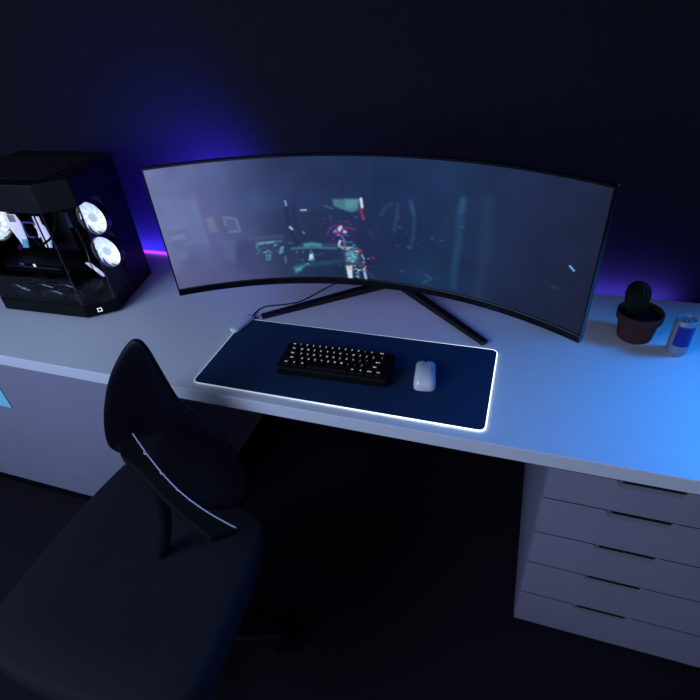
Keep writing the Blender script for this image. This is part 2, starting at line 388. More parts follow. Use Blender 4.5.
    ('blob', [(0.7097, 0.0496)], (0.0812, 0.0447), (30, 62, 100), 0.5, 0.0),
    ('line', [(1.0882, 0.1759), (1.099, 0.1687)], 0.0013, (125, 180, 235), 1, 0.00174),
    ('line', [(1.0568, 0.1119), (1.0711, 0.1145)], 0.00054, (60, 66, 90), 0.42, 0.00392),
    ('line', [(0.4906, 0.1321), (0.4962, 0.1341)], 0.00051, (120, 130, 220), 0.67, 0.00232),
    ('line', [(0.4718, 0.1585), (0.4762, 0.1604)], 0.00077, (120, 130, 220), 0.7, 0.00232),
    ('line', [(0.4723, 0.1512), (0.4775, 0.1502)], 0.00088, (90, 60, 160), 0.71, 0.00232),
    ('line', [(0.4816, 0.155), (0.489, 0.1567)], 0.00049, (90, 60, 160), 0.35, 0.00232),
    ('line', [(0.4974, 0.1564), (0.5043, 0.1586)], 0.00088, (120, 130, 220), 0.56, 0.00232),
    ('line', [(0.4904, 0.1558), (0.4945, 0.1545)], 0.00061, (90, 60, 160), 0.63, 0.00232),
    ('line', [(0.4967, 0.1647), (0.5035, 0.1658)], 0.00055, (161, 50, 80), 0.41, 0.00232),
    ('line', [(0.4808, 0.1494), (0.485, 0.149)], 0.00097, (215, 225, 240), 0.37, 0.00232),
    ('line', [(0.4697, 0.1605), (0.4764, 0.163)], 0.00087, (120, 130, 220), 0.45, 0.00232),
    ('line', [(0.4983, 0.1636), (0.4994, 0.1639)], 0.00065, (215, 225, 240), 0.68, 0.00232),
    ('line', [(0.4949, 0.1629), (0.4969, 0.1633)], 0.00101, (161, 50, 80), 0.29, 0.00232),
    ('line', [(0.4894, 0.1673), (0.4952, 0.1698)], 0.00074, (120, 130, 220), 0.56, 0.00232),
    ('line', [(0.4942, 0.162), (0.4979, 0.1619)], 0.00051, (161, 50, 80), 0.32, 0.00232),
    ('line', [(0.4924, 0.1562), (0.4967, 0.1578)], 0.00075, (90, 60, 160), 0.62, 0.00232),
    ('line', [(0.4926, 0.1594), (0.4946, 0.16)], 0.00077, (161, 50, 80), 0.47, 0.00232),
    ('line', [(0.4618, 0.136), (0.4683, 0.1388)], 0.00062, (161, 50, 80), 0.52, 0.00232),
    ('line', [(0.5071, 0.1731), (0.509, 0.1726)], 0.00072, (90, 60, 160), 0.5, 0.00232),
    ('line', [(0.5047, 0.152), (0.5086, 0.1522)], 0.00057, (161, 50, 80), 0.26, 0.00232),
    ('line', [(0.4846, 0.1732), (0.4887, 0.1728)], 0.00051, (90, 60, 160), 0.55, 0.00232),
    ('line', [(0.4948, 0.1692), (0.496, 0.1698)], 0.00054, (120, 130, 220), 0.63, 0.00232),
    ('line', [(0.4831, 0.1723), (0.4863, 0.1736)], 0.00081, (161, 50, 80), 0.55, 0.00232),
    ('line', [(0.4884, 0.1728), (0.4928, 0.1718)], 0.00087, (215, 225, 240), 0.54, 0.00232),
    ('line', [(0.4877, 0.1736), (0.4926, 0.1757)], 0.00123, (215, 225, 240), 0.72, 0.00232),
    ('line', [(0.498, 0.1599), (0.5025, 0.1606)], 0.00129, (215, 225, 240), 0.66, 0.00232),
    ('line', [(0.4872, 0.1679), (0.4934, 0.1689)], 0.00074, (215, 225, 240), 0.59, 0.00232),
    ('line', [(0.5001, 0.1515), (0.5049, 0.152)], 0.00123, (120, 130, 220), 0.43, 0.00232),
    ('line', [(0.5051, 0.1137), (0.5122, 0.1131)], 0.00107, (200, 235, 240), 0.6, 0.00232),
    ('line', [(0.5193, 0.0594), (0.5205, 0.0594)], 0.00058, (60, 90, 140), 0.63, 0.00232),
    ('line', [(0.5135, 0.0724), (0.5201, 0.0749)], 0.00067, (200, 235, 240), 0.42, 0.00232),
    ('line', [(0.5201, 0.1045), (0.5249, 0.1027)], 0.00065, (110, 190, 200), 0.73, 0.00232),
    ('line', [(0.5215, 0.1208), (0.5279, 0.1226)], 0.00096, (110, 190, 200), 0.47, 0.00232),
    ('line', [(0.5212, 0.1234), (0.5263, 0.124)], 0.00112, (60, 90, 140), 0.71, 0.00232),
    ('line', [(0.5179, 0.1014), (0.523, 0.1011)], 0.00051, (60, 90, 140), 0.51, 0.00232),
    ('line', [(0.5135, 0.1045), (0.5152, 0.1043)], 0.00074, (170, 55, 65), 0.33, 0.00232),
    ('line', [(0.5342, 0.0829), (0.5393, 0.0815)], 0.00075, (170, 55, 65), 0.5, 0.00232),
    ('line', [(0.5161, 0.1157), (0.5187, 0.1165)], 0.00074, (200, 235, 240), 0.33, 0.00232),
    ('line', [(0.5332, 0.1164), (0.5369, 0.116)], 0.00057, (60, 90, 140), 0.37, 0.00232),
    ('line', [(0.516, 0.0983), (0.5174, 0.0983)], 0.00125, (200, 235, 240), 0.64, 0.00232),
    ('line', [(0.5181, 0.088), (0.5236, 0.0881)], 0.00116, (200, 235, 240), 0.43, 0.00232),
    ('line', [(0.5151, 0.0697), (0.5207, 0.0719)], 0.00051, (110, 190, 200), 0.72, 0.00232),
    ('line', [(0.5204, 0.0796), (0.5225, 0.08)], 0.0011, (170, 55, 65), 0.46, 0.00232),
    ('line', [(0.5033, 0.0823), (0.5097, 0.0836)], 0.00081, (200, 235, 240), 0.61, 0.00232),
    ('line', [(0.5263, 0.0943), (0.5327, 0.0956)], 0.0009, (200, 235, 240), 0.42, 0.00232),
    ('line', [(0.5321, 0.1041), (0.5349, 0.1033)], 0.00099, (200, 235, 240), 0.66, 0.00232),
    ('line', [(0.5088, 0.0988), (0.5129, 0.1002)], 0.00086, (200, 235, 240), 0.48, 0.00232),
    ('line', [(0.5239, 0.0881), (0.527, 0.0871)], 0.00104, (110, 190, 200), 0.67, 0.00232),
    ('line', [(0.532, 0.0895), (0.5392, 0.0903)], 0.0011, (60, 90, 140), 0.55, 0.00232),
    ('line', [(0.5018, 0.1084), (0.5059, 0.1092)], 0.00129, (200, 235, 240), 0.74, 0.00232),
    ('line', [(0.5001, 0.0557), (0.5041, 0.0553)], 0.00058, (110, 190, 200), 0.51, 0.00232),
    ('line', [(0.4997, 0.1101), (0.5034, 0.1097)], 0.00109, (170, 55, 65), 0.47, 0.00232),
    ('line', [(0.5284, 0.1038), (0.5295, 0.1039)], 0.00128, (200, 235, 240), 0.52, 0.00232),
    ('line', [(0.5107, 0.0895), (0.5134, 0.0905)], 0.00045, (60, 90, 140), 0.63, 0.00232),
    ('line', [(0.5108, 0.0986), (0.5136, 0.0978)], 0.00119, (60, 90, 140), 0.6, 0.00232),
    ('line', [(0.5303, 0.0716), (0.532, 0.0717)], 0.00128, (170, 55, 65), 0.35, 0.00232),
    ('line', [(0.5091, 0.103), (0.5126, 0.1032)], 0.00091, (110, 190, 200), 0.65, 0.00232),
    ('line', [(0.5137, 0.0915), (0.5189, 0.0917)], 0.00071, (110, 190, 200), 0.59, 0.00232),
    ('line', [(0.5339, 0.0175), (0.5357, 0.018)], 0.00046, (150, 180, 220), 0.44, 0.00232),
    ('line', [(0.5376, 0.0494), (0.5394, 0.0501)], 0.0007, (190, 230, 235), 0.3, 0.00232),
    ('line', [(0.5414, 0.064), (0.5451, 0.0631)], 0.00123, (170, 55, 65), 0.52, 0.00232),
    ('line', [(0.5315, 0.0677), (0.5386, 0.07)], 0.00109, (70, 90, 150), 0.71, 0.00232),
    ('line', [(0.53, 0.0447), (0.5357, 0.047)], 0.00126, (190, 230, 235), 0.72, 0.00232),
    ('line', [(0.5328, 0.0471), (0.5381, 0.0481)], 0.00129, (190, 230, 235), 0.33, 0.00232),
    ('line', [(0.5172, 0.0463), (0.5208, 0.0475)], 0.00104, (190, 230, 235), 0.44, 0.00232),
    ('line', [(0.5359, 0.0461), (0.5414, 0.0449)], 0.00104, (150, 180, 220), 0.39, 0.00232),
    ('line', [(0.5443, 0.0732), (0.5502, 0.0718)], 0.00087, (190, 230, 235), 0.41, 0.00232),
    ('line', [(0.5479, 0.0605), (0.5542, 0.0588)], 0.00091, (70, 90, 150), 0.71, 0.00232),
    ('line', [(0.5604, 0.084), (0.5653, 0.0838)], 0.00084, (150, 180, 220), 0.53, 0.00232),
    ('line', [(0.5187, 0.0163), (0.5261, 0.0166)], 0.00081, (150, 180, 220), 0.45, 0.00232),
    ('line', [(0.5499, 0.0295), (0.5532, 0.0307)], 0.00093, (150, 180, 220), 0.62, 0.00232),
    ('line', [(0.5343, 0.0472), (0.5375, 0.0481)], 0.00071, (170, 55, 65), 0.35, 0.00232),
    ('line', [(0.549, 0.0702), (0.5536, 0.0706)], 0.00086, (150, 180, 220), 0.31, 0.00232),
    ('line', [(0.5553, 0.0486), (0.5585, 0.0483)], 0.00104, (170, 55, 65), 0.43, 0.00232),
    ('line', [(0.5689, 0.0207), (0.5736, 0.0221)], 0.00061, (170, 55, 65), 0.25, 0.00232),
    ('line', [(0.5241, 0.0264), (0.529, 0.0248)], 0.00128, (190, 230, 235), 0.58, 0.00232),
    ('line', [(0.5664, 0.0599), (0.5705, 0.0603)], 0.0011, (170, 55, 65), 0.4, 0.00232),
    ('line', [(0.5242, 0.0496), (0.528, 0.0499)], 0.00113, (150, 180, 220), 0.74, 0.00232),
    ('line', [(0.5219, 0.0589), (0.5239, 0.0587)], 0.00072, (190, 230, 235), 0.55, 0.00232),
    ('line', [(0.5532, 0.0578), (0.5553, 0.0583)], 0.00058, (190, 230, 235), 0.46, 0.00232),
    ('line', [(0.5478, 0.0445), (0.5493, 0.0443)], 0.00065, (70, 90, 150), 0.5, 0.00232),
    ('line', [(0.5347, 0.0598), (0.54, 0.0602)], 0.00099, (190, 230, 235), 0.33, 0.00232),
    ('line', [(0.5232, 0.0353), (0.5292, 0.0373)], 0.00071, (150, 180, 220), 0.62, 0.00232),
    ('line', [(0.5163, 0.037), (0.5196, 0.0385)], 0.00054, (70, 90, 150), 0.56, 0.00232),
    ('line', [(0.3743, 0.0975), (0.3775, 0.0978)], 0.00052, (70, 140, 155), 0.69, 0.00232),
    ('line', [(0.3701, 0.0742), (0.3718, 0.0739)], 0.00074, (90, 170, 180), 0.5, 0.00232),
    ('line', [(0.3825, 0.0614), (0.3874, 0.0608)], 0.00112, (90, 170, 180), 0.73, 0.00232),
    ('line', [(0.3648, 0.117), (0.37, 0.1154)], 0.00064, (70, 140, 155), 0.42, 0.00232),
    ('line', [(0.3577, 0.0982), (0.3596, 0.0975)], 0.00126, (70, 140, 155), 0.67, 0.00232),
    ('line', [(0.3597, 0.0412), (0.3618, 0.0418)], 0.00071, (90, 170, 180), 0.72, 0.00232),
    ('line', [(0.3985, 0.0702), (0.4032, 0.0683)], 0.00122, (70, 140, 155), 0.33, 0.00232),
    ('line', [(0.4183, 0.1169), (0.4251, 0.1169)], 0.00091, (70, 140, 155), 0.5, 0.00232),
    ('line', [(0.4039, 0.0765), (0.4083, 0.0768)], 0.00072, (50, 90, 120), 0.41, 0.00232),
    ('line', [(0.4183, 0.089), (0.4236, 0.0872)], 0.00045, (50, 90, 120), 0.46, 0.00232),
    ('line', [(0.4073, 0.0887), (0.4147, 0.0902)], 0.00075, (50, 90, 120), 0.58, 0.00232),
    ('line', [(0.377, 0.1049), (0.3781, 0.1046)], 0.00045, (50, 90, 120), 0.7, 0.00232),
    ('line', [(0.3946, 0.0696), (0.4007, 0.0671)], 0.00074, (50, 90, 120), 0.6, 0.00232),
    ('line', [(0.3977, 0.0781), (0.404, 0.0753)], 0.00123, (50, 90, 120), 0.41, 0.00232),
    ('line', [(0.4766, 0.0577), (0.4775, 0.058)], 0.0011, (90, 170, 180), 0.37, 0.00232),
    ('line', [(0.3893, 0.0224), (0.3958, 0.0198)], 0.00088, (50, 90, 120), 0.37, 0.00232),
    ('line', [(0.3394, 0.1274), (0.3465, 0.1254)], 0.00099, (90, 170, 180), 0.37, 0.00232),
    ('line', [(0.3916, 0.119), (0.3928, 0.1193)], 0.00097, (90, 170, 180), 0.55, 0.00232),
    ('line', [(0.3903, 0.0582), (0.3922, 0.0589)], 0.00048, (50, 90, 120), 0.64, 0.00232),
    ('line', [(0.4281, 0.0723), (0.4332, 0.0712)], 0.00074, (50, 90, 120), 0.44, 0.00232),
    ('line', [(0.4254, 0.0931), (0.4329, 0.0932)], 0.00104, (50, 90, 120), 0.7, 0.00232),
    ('line', [(0.3776, 0.1055), (0.3821, 0.1042)], 0.00126, (50, 90, 120), 0.3, 0.00232),
    ('line', [(0.3845, 0.039), (0.3854, 0.0393)], 0.00094, (50, 90, 120), 0.48, 0.00232),
    ('line', [(0.4855, 0.1212), (0.4902, 0.1199)], 0.00061, (70, 140, 155), 0.61, 0.00232),
    ('line', [(0.4435, 0.0629), (0.4465, 0.0642)], 0.00072, (50, 90, 120), 0.4, 0.00232),
    ('line', [(0.371, 0.0651), (0.3749, 0.066)], 0.0007, (50, 90, 120), 0.72, 0.00232),
    ('line', [(0.444, 0.1956), (0.4501, 0.1959)], 0.00112, (110, 45, 95), 0.54, 0.00232),
    ('line', [(0.4596, 0.169), (0.4644, 0.169)], 0.00049, (60, 110, 140), 0.67, 0.00232),
    ('line', [(0.5361, 0.224), (0.5404, 0.2233)], 0.00077, (110, 45, 95), 0.41, 0.00232),
    ('line', [(0.4621, 0.2025), (0.4649, 0.2036)], 0.0008, (60, 110, 140), 0.42, 0.00232),
    ('line', [(0.5059, 0.1897), (0.512, 0.1891)], 0.00123, (110, 45, 95), 0.73, 0.00232),
    ('line', [(0.5319, 0.2016), (0.538, 0.2032)], 0.00126, (60, 110, 140), 0.47, 0.00232),
    ('line', [(0.4756, 0.194), (0.4772, 0.1935)], 0.00067, (45, 50, 105), 0.37, 0.00232),
    ('line', [(0.4858, 0.1877), (0.4915, 0.1896)], 0.0009, (60, 110, 140), 0.35, 0.00232),
    ('line', [(0.4648, 0.2111), (0.4662, 0.2109)], 0.00054, (110, 45, 95), 0.46, 0.00232),
    ('line', [(0.5055, 0.1488), (0.5122, 0.1483)], 0.00049, (60, 110, 140), 0.59, 0.00232),
    ('line', [(0.5343, 0.1714), (0.538, 0.173)], 0.00129, (110, 45, 95), 0.4, 0.00232),
    ('line', [(0.5587, 0.1823), (0.5615, 0.1825)], 0.00091, (45, 50, 105), 0.42, 0.00232),
    ('line', [(0.5054, 0.1866), (0.511, 0.1874)], 0.00078, (110, 45, 95), 0.43, 0.00232),
    ('line', [(0.5056, 0.171), (0.5067, 0.1711)], 0.00045, (45, 50, 105), 0.59, 0.00232),
    ('line', [(0.519, 0.1801), (0.5204, 0.1796)], 0.00097, (60, 110, 140), 0.36, 0.00232),
    ('line', [(0.5548, 0.201), (0.56, 0.2005)], 0.00113, (60, 110, 140), 0.42, 0.00232),
    ('line', [(0.5891, 0.1782), (0.5922, 0.1795)], 0.00117, (110, 45, 95), 0.54, 0.00232),
    ('line', [(0.5178, 0.182), (0.5189, 0.1821)], 0.00054, (60, 110, 140), 0.71, 0.00232),
    ('line', [(0.2972, 0.1211), (0.2988, 0.1207)], 0.00109, (120, 180, 190), 0.61, 0.00232),
    ('line', [(0.2994, 0.1228), (0.3046, 0.1232)], 0.00088, (120, 180, 190), 0.45, 0.00232),
    ('line', [(0.2672, 0.0939), (0.2681, 0.0939)], 0.00065, (120, 180, 190), 0.33, 0.00232),
    ('line', [(0.2549, 0.1106), (0.256, 0.1103)], 0.00045, (80, 140, 155), 0.54, 0.00232),
    ('line', [(0.2646, 0.1022), (0.2713, 0.103)], 0.0007, (80, 140, 155), 0.69, 0.00232),
    ('line', [(0.2433, 0.0982), (0.2457, 0.0986)], 0.00078, (120, 180, 190), 0.31, 0.00232),
    ('line', [(0.2753, 0.1077), (0.2803, 0.1052)], 0.00091, (80, 140, 155), 0.67, 0.00232),
    ('line', [(0.2948, 0.1185), (0.2974, 0.119)], 0.00083, (80, 140, 155), 0.71, 0.00232),
    ('line', [(0.2738, 0.0904), (0.2805, 0.0906)], 0.00126, (80, 140, 155), 0.37, 0.00232),
    ('line', [(0.302, 0.103), (0.3038, 0.1036)], 0.00109, (80, 140, 155), 0.49, 0.00232),
    ('line', [(0.2808, 0.1015), (0.2875, 0.1001)], 0.00059, (120, 180, 190), 0.45, 0.00232),
    ('line', [(0.2713, 0.103), (0.2762, 0.1045)], 0.0012, (80, 140, 155), 0.63, 0.00232),
    ('line', [(0.2626, 0.102), (0.2697, 0.1016)], 0.00067, (120, 180, 190), 0.56, 0.00232),
    ('line', [(0.268, 0.0967), (0.271, 0.0974)], 0.00051, (120, 180, 190), 0.32, 0.00232),
    ('line', [(0.6441, 0.131), (0.6477, 0.1308)], 0.00129, (45, 80, 115), 0.58, 0.00232),
    ('line', [(0.7756, 0.226), (0.7766, 0.2261)], 0.00068, (45, 80, 115), 0.55, 0.00232),
    ('line', [(0.6903, 0.1975), (0.697, 0.1982)], 0.00058, (50, 95, 135), 0.34, 0.00232),
    ('line', [(0.7616, 0.0503), (0.7632, 0.0513)], 0.00091, (45, 80, 115), 0.6, 0.00232),
    ('line', [(0.8177, 0.2055), (0.8228, 0.2064)], 0.00126, (50, 95, 135), 0.56, 0.00232),
    ('line', [(0.6992, 0.1438), (0.7033, 0.1446)], 0.0007, (50, 95, 135), 0.4, 0.00232),
    ('line', [(0.7623, 0.1601), (0.7688, 0.1634)], 0.00054, (50, 95, 135), 0.65, 0.00232),
    ('line', [(0.7391, 0.1631), (0.7449, 0.1654)], 0.00055, (50, 95, 135), 0.73, 0.00232),
    ('line', [(0.671, 0.2467), (0.6721, 0.247)], 0.00071, (50, 95, 135), 0.33, 0.00232),
    ('line', [(0.7447, 0.2244), (0.7457, 0.2245)], 0.00087, (45, 80, 115), 0.62, 0.00232),
    ('line', [(0.6485, 0.2107), (0.6542, 0.211)], 0.00074, (45, 80, 115), 0.67, 0.00232),
    ('line', [(0.6912, 0.1548), (0.695, 0.155)], 0.00088, (45, 80, 115), 0.56, 0.00232),
    ('line', [(0.6522, 0.1839), (0.6562, 0.1829)], 0.00091, (50, 95, 135), 0.74, 0.00232),
    ('line', [(0.673, 0.1715), (0.6746, 0.1711)], 0.001, (45, 80, 115), 0.63, 0.00232),
]
RAMP = [(-0.006, (110, 122, 168)), (0.0763, (98, 107, 157)), (0.176, (80, 91, 138)), (0.2642, (60, 75, 118)), (0.3429, (42, 57, 96)), (0.4565, (35, 50, 88)), (0.5981, (29, 45, 84)), (0.7626, (28, 49, 86)), (0.8687, (29, 46, 82)), (0.971, (29, 41, 72)), (1.0682, (28, 36, 64)), (1.1501, (28, 34, 59))]  # pale lilac left end paints room glare into the emitted colour
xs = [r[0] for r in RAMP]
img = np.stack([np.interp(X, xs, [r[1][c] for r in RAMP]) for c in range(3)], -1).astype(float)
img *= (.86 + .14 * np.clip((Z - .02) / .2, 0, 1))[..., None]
rng = np.random.default_rng(3)
def vn(scx, scz):                                          # smooth value noise for the street scene
    gx, gz = int(1.2 / scx) + 3, int(.4 / scz) + 3; g = rng.random((gz, gx))
    fx, fz = X / scx, Z / scz; ix, iz = fx.astype(int), fz.astype(int); u, v = fx - ix, fz - iz
    u = u * u * (3 - 2 * u); v = v * v * (3 - 2 * v)
    return (g[iz, ix] * (1 - u) + g[iz, ix + 1] * u) * (1 - v) + (g[iz + 1, ix] * (1 - u) + g[iz + 1, ix + 1] * u) * v
img *= (.94 + .12 * vn(.06, .05))[..., None] * (.97 + .06 * vn(.018, .04))[..., None]
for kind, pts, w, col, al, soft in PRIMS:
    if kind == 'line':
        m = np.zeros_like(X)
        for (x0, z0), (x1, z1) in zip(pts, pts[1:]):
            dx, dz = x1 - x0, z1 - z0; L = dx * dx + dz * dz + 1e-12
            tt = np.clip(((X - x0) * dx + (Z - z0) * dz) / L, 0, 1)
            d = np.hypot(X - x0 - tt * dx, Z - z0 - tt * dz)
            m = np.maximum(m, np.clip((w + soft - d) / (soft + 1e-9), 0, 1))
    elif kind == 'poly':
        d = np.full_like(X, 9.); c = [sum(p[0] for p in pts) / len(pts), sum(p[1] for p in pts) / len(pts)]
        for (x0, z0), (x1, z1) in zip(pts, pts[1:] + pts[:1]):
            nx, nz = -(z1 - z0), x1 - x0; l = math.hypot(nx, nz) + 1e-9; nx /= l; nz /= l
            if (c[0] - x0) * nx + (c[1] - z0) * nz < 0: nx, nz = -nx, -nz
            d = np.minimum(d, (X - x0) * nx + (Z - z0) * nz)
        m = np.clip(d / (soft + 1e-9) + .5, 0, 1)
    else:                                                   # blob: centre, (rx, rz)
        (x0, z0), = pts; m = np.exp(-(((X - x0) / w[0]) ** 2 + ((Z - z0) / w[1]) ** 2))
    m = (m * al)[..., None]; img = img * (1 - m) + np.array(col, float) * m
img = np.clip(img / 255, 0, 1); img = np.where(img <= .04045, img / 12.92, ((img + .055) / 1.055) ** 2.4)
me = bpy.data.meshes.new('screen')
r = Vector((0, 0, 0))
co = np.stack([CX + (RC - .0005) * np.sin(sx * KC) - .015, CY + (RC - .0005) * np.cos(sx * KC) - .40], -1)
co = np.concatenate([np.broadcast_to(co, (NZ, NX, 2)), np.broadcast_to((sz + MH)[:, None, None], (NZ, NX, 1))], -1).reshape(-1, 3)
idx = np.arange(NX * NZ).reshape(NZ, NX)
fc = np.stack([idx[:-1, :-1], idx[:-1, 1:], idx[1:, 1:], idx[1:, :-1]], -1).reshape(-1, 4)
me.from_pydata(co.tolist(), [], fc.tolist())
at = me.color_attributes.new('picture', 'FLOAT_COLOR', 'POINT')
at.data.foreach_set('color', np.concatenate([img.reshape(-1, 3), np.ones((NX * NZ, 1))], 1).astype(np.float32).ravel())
m = bpy.data.materials.new('screen picture and glare'); m.use_nodes = True
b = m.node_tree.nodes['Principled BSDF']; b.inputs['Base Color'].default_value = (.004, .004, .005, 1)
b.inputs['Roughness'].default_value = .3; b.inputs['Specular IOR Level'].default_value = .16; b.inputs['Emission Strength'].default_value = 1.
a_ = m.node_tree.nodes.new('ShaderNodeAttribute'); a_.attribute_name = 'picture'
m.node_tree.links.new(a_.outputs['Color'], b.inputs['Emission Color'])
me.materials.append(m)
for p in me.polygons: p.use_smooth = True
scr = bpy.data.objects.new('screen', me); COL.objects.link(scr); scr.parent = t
scr['label'] = 'lit screen with a blue street, teal lights, a red and white figure and painted room glare at left'
# stand
AP = Vector((.016, .475, 0))
def leg(tip, apex, w0, w1, h0, h1):
    tip, apex = Vector(tip), Vector(apex); d = (apex - tip).normalized(); s = Vector((-d.y, d.x, 0)); R_ = []
    for q, w, h in ((tip, w0, h0), (tip.lerp(apex, .5), (w0 + w1) / 2, (h0 + h1) / 2), (apex, w1, h1)):
        R_.append([q - s * w, q + s * w, q + s * w * .8 + Vector((0, 0, h)), q - s * w * .8 + Vector((0, 0, h))])
    return MB().loft(R_)
leg((-.352, .181, 0), (-.012, .455, 0), .0125, .016, .012, .022).build('leg', M['leg_metal'], t, world=True, bevel=.002)
leg((.362, .189, 0), (.048, .462, 0), .0125, .016, .012, .022).build('leg', M['leg_metal'], t, world=True, bevel=.002)
MB().prism(rrect(-.05, .086, .44, .53, .03), .0, .024).build('stand_base', M['leg_metal'], t, world=True, bevel=.003)
MB().prism(rrect(-.012, .048, .468, .505, .012), .024, .385).build('column', M['leg_metal'], t, world=True, bevel=.002)
MB().obox((.018, .37, .36), (.03, 0, 0), (0, .115, 0), (0, 0, .022)).build('bracket', M['leg_metal'], t, world=True, bevel=.003)
# ring of violet light around the bracket
cx_, cy_, cz_ = .03, .252, .36
MB().tube([(cx_ + .11 * math.cos(a), cy_, cz_ + .11 * math.sin(a)) for a in [2 * math.pi * k / 40 for k in range(40)]], .006, 8, closed=True).build('light_ring', M['ring_led'], t, world=True, smooth=True)

# ------------------------------------------------------------------ mouse pad with lit edge
t = thing('mouse_pad', 'large navy desk mat with a glowing white edge under the keyboard', 'mouse pad', (0, 0, 0), .0043)
PW, PD = .3985, .1622
MB().prism(rrect(-PW, PW, -PD, PD, .016), 0.0003, .004).build('surface', M['fabric'], t, bevel=.0008)
e = MB().tube([(x, y, .0027) for x, y in rrect(-PW - .001, PW + .001, -PD - .001, PD + .001, .017, 10)], .0015, 8, closed=True).build('light_edge', M['edge'], t, smooth=True)
e['label'] = 'glowing white edge'
# controller on the left end of the rear edge
c0 = Vector((-.394, .128)); d = Vector((.20, .98)).normalized(); s = Vector((-d.y, d.x)); sec = []
for v_, w in ((-.050, .007), (-.046, .0145), (-.036, .0175), (0, .0180), (.036, .0175), (.046, .0145), (.050, .007)):
    k_ = .78 if abs(v_) > .046 else 1
    ring = []
    for kx, kz in ((-1, .0065), (-.95, .0120), (-.7, .0150), (.7, .0150), (.95, .0120), (1, .0065), (.9, .0060), (-.9, .0060)):
        q = c0 + d * v_ + s * w * kx; ring.append((q.x, q.y, kz * k_ if kz > .005 else kz))
    sec.append(ring)
ctl = MB().loft(sec).build('controller', M['ctl'], t, smooth=True, ang=60)
ctl['label'] = 'pale grey light controller'
MB().obox((c0.x, c0.y, .0033), (*(d * .047), 0), (*(s * .0168), 0), (0, 0, .0031)).build('controller_base', M['matte_black'], t)
cab = [(-.386, .172, .006), (-.385, .190, .004), (-.386, .215, .0022), (-.375, .240, .0022), (-.350, .256, .0022), (-.309, .272, .0022), (-.266, .300, .0022), (-.231, .361, .0022), (-.194, .432, .0022), (-.15, .50, .0022), (-.12, .54, .0022)]
MB().tube(spline(cab, 6), .0021, 7).build('cable', M['matte_black'], t, world=True, smooth=True)

# ------------------------------------------------------------------ keyboard
t = thing('keyboard', 'compact black keyboard with small white backlit legends on the mat', 'keyboard', (-.0225, -.0185, .004), math.radians(2.1))
KW, KD = .157, .055
pr = [(-KD, 0.001), (KD, 0.001), (KD, .030), (KD - .006, .033), (-KD + .006, .0265), (-KD, .023)]
MB().loft([[(x, y, z) for y, z in pr] for x in (-KW, KW)]).build('case', M['matte_black'], t, bevel=.002)
ROWS = [
 [('Esc', 1)] + [(c, 1) for c in '1234567890-='] + [('Back', 2)],
 [('Tab', 1.5)] + [(c, 1) for c in 'QWERTYUIOP[]'] + [('\\', 1.5)],
 [('Caps', 1.75)] + [(c, 1) for c in "ASDFGHJKL;'"] + [('Enter', 2.25)],
 [('Shift', 2.25)] + [(c, 1) for c in 'ZXCVBNM,./'] + [('Shift', 2.75)],
 [('Ctrl', 1.25), ('Fn', 1.25), ('Alt', 1.25), ('', 6.25), ('Alt', 1.25), ('Fn', 1.25), ('Menu', 1.25), ('Ctrl', 1.25)]]
U = .01905
tilt = math.atan2(.0065, 2 * KD - .012)
capm, legm = {}, {}
dg = bpy.context.evaluated_depsgraph_get()
def cap_mesh(w):
    if w not in capm:
        a, b = (w * U - .0014) / 2, (U - .0014) / 2; mb = MB()
        mb.loft([[(-a, -b, 0), (a, -b, 0), (a, b, 0), (-a, b, 0)], [(-a + .0025, -b + .0025, .0075), (a - .0025, -b + .0025, .0075), (a - .0025, b - .002, .0075), (-a + .0025, b - .002, .0075)]])
        ob = mb.build('key', M['key'], bevel=.0008, seg=1); capm[w] = ob.data; bpy.data.objects.remove(ob)
    return capm[w]
def leg_mesh(tx):
    if tx not in legm:
        cu = bpy.data.curves.new('legend', 'FONT'); cu.body = tx; cu.size = .0078 if len(tx) == 1 else .0052
        cu.align_x = 'CENTER'; cu.align_y = 'CENTER'; cu.extrude = .0001; cu.offset = .0002
        ob = bpy.data.objects.new('legend', cu); COL.objects.link(ob)
        bpy.context.view_layer.update()
        mm = bpy.data.meshes.new_from_object(ob.evaluated_get(bpy.context.evaluated_depsgraph_get()))
        bpy.data.objects.remove(ob); bpy.data.curves.remove(cu); mm.materials.clear(); mm.materials.append(M['legend']); legm[tx] = mm
    return legm[tx]
for r_, row in enumerate(ROWS):
    x = -7.5 * U; y = (2 - r_) * U; z = .0298 + y * math.tan(tilt)
    for tx, w in row:
        k = bpy.data.objects.new('key', cap_mesh(w)); COL.objects.link(k); k.parent = t
        k.location = (x + w * U / 2, y, z); k.rotation_euler = (tilt, 0, 0)
        if tx:
            l = bpy.data.objects.new('legend', leg_mesh(tx)); COL.objects.link(l); l.parent = k
            l.location = (0, .002, .0077)
        x += w * U

# ------------------------------------------------------------------ mouse
t = thing('mouse', 'white wireless mouse to the right of the keyboard on the mat', 'mouse', (.2255, -.003, .004), math.radians(9))
def mouse_ring(y, w, h, z0=.002):
    out = []
    for k in range(25):
        a = math.pi * k / 24
        out.append((w * math.copysign(abs(math.cos(a)) ** .62, math.cos(a)), y, z0 + (h - z0) * math.sin(a) ** .75))
    return out
prof = [(-.0555, .010, .010), (-.0545, .0175, .016), (-.052, .0225, .0225), (-.046, .0268, .0295), (-.035, .0292, .0355), (-.015, .0292, .0385), (.005, .0278, .0370), (.025, .0276, .0320), (.040, .0278, .0260), (.048, .0262, .0215), (.0525, .0235, .0175), (.0545, .0185, .0125)]
MB().loft([mouse_ring(*p) for p in prof]).build('shell', M['mouse'], t, smooth=True, ang=70)
MB().prism([(x * .9, y * .96) for x, y in rrect(-.027, .027, -.053, .053, .02)], .0, .003).build('base', M['matte_black'], t)
MB().tube([(0, y, z) for y, z in ((.0542, .0150), (.049, .0222), (.040, .0272), (.030, .0314))], .0011, 6).build('button_split', M['matte_black'], t)
w_ = []
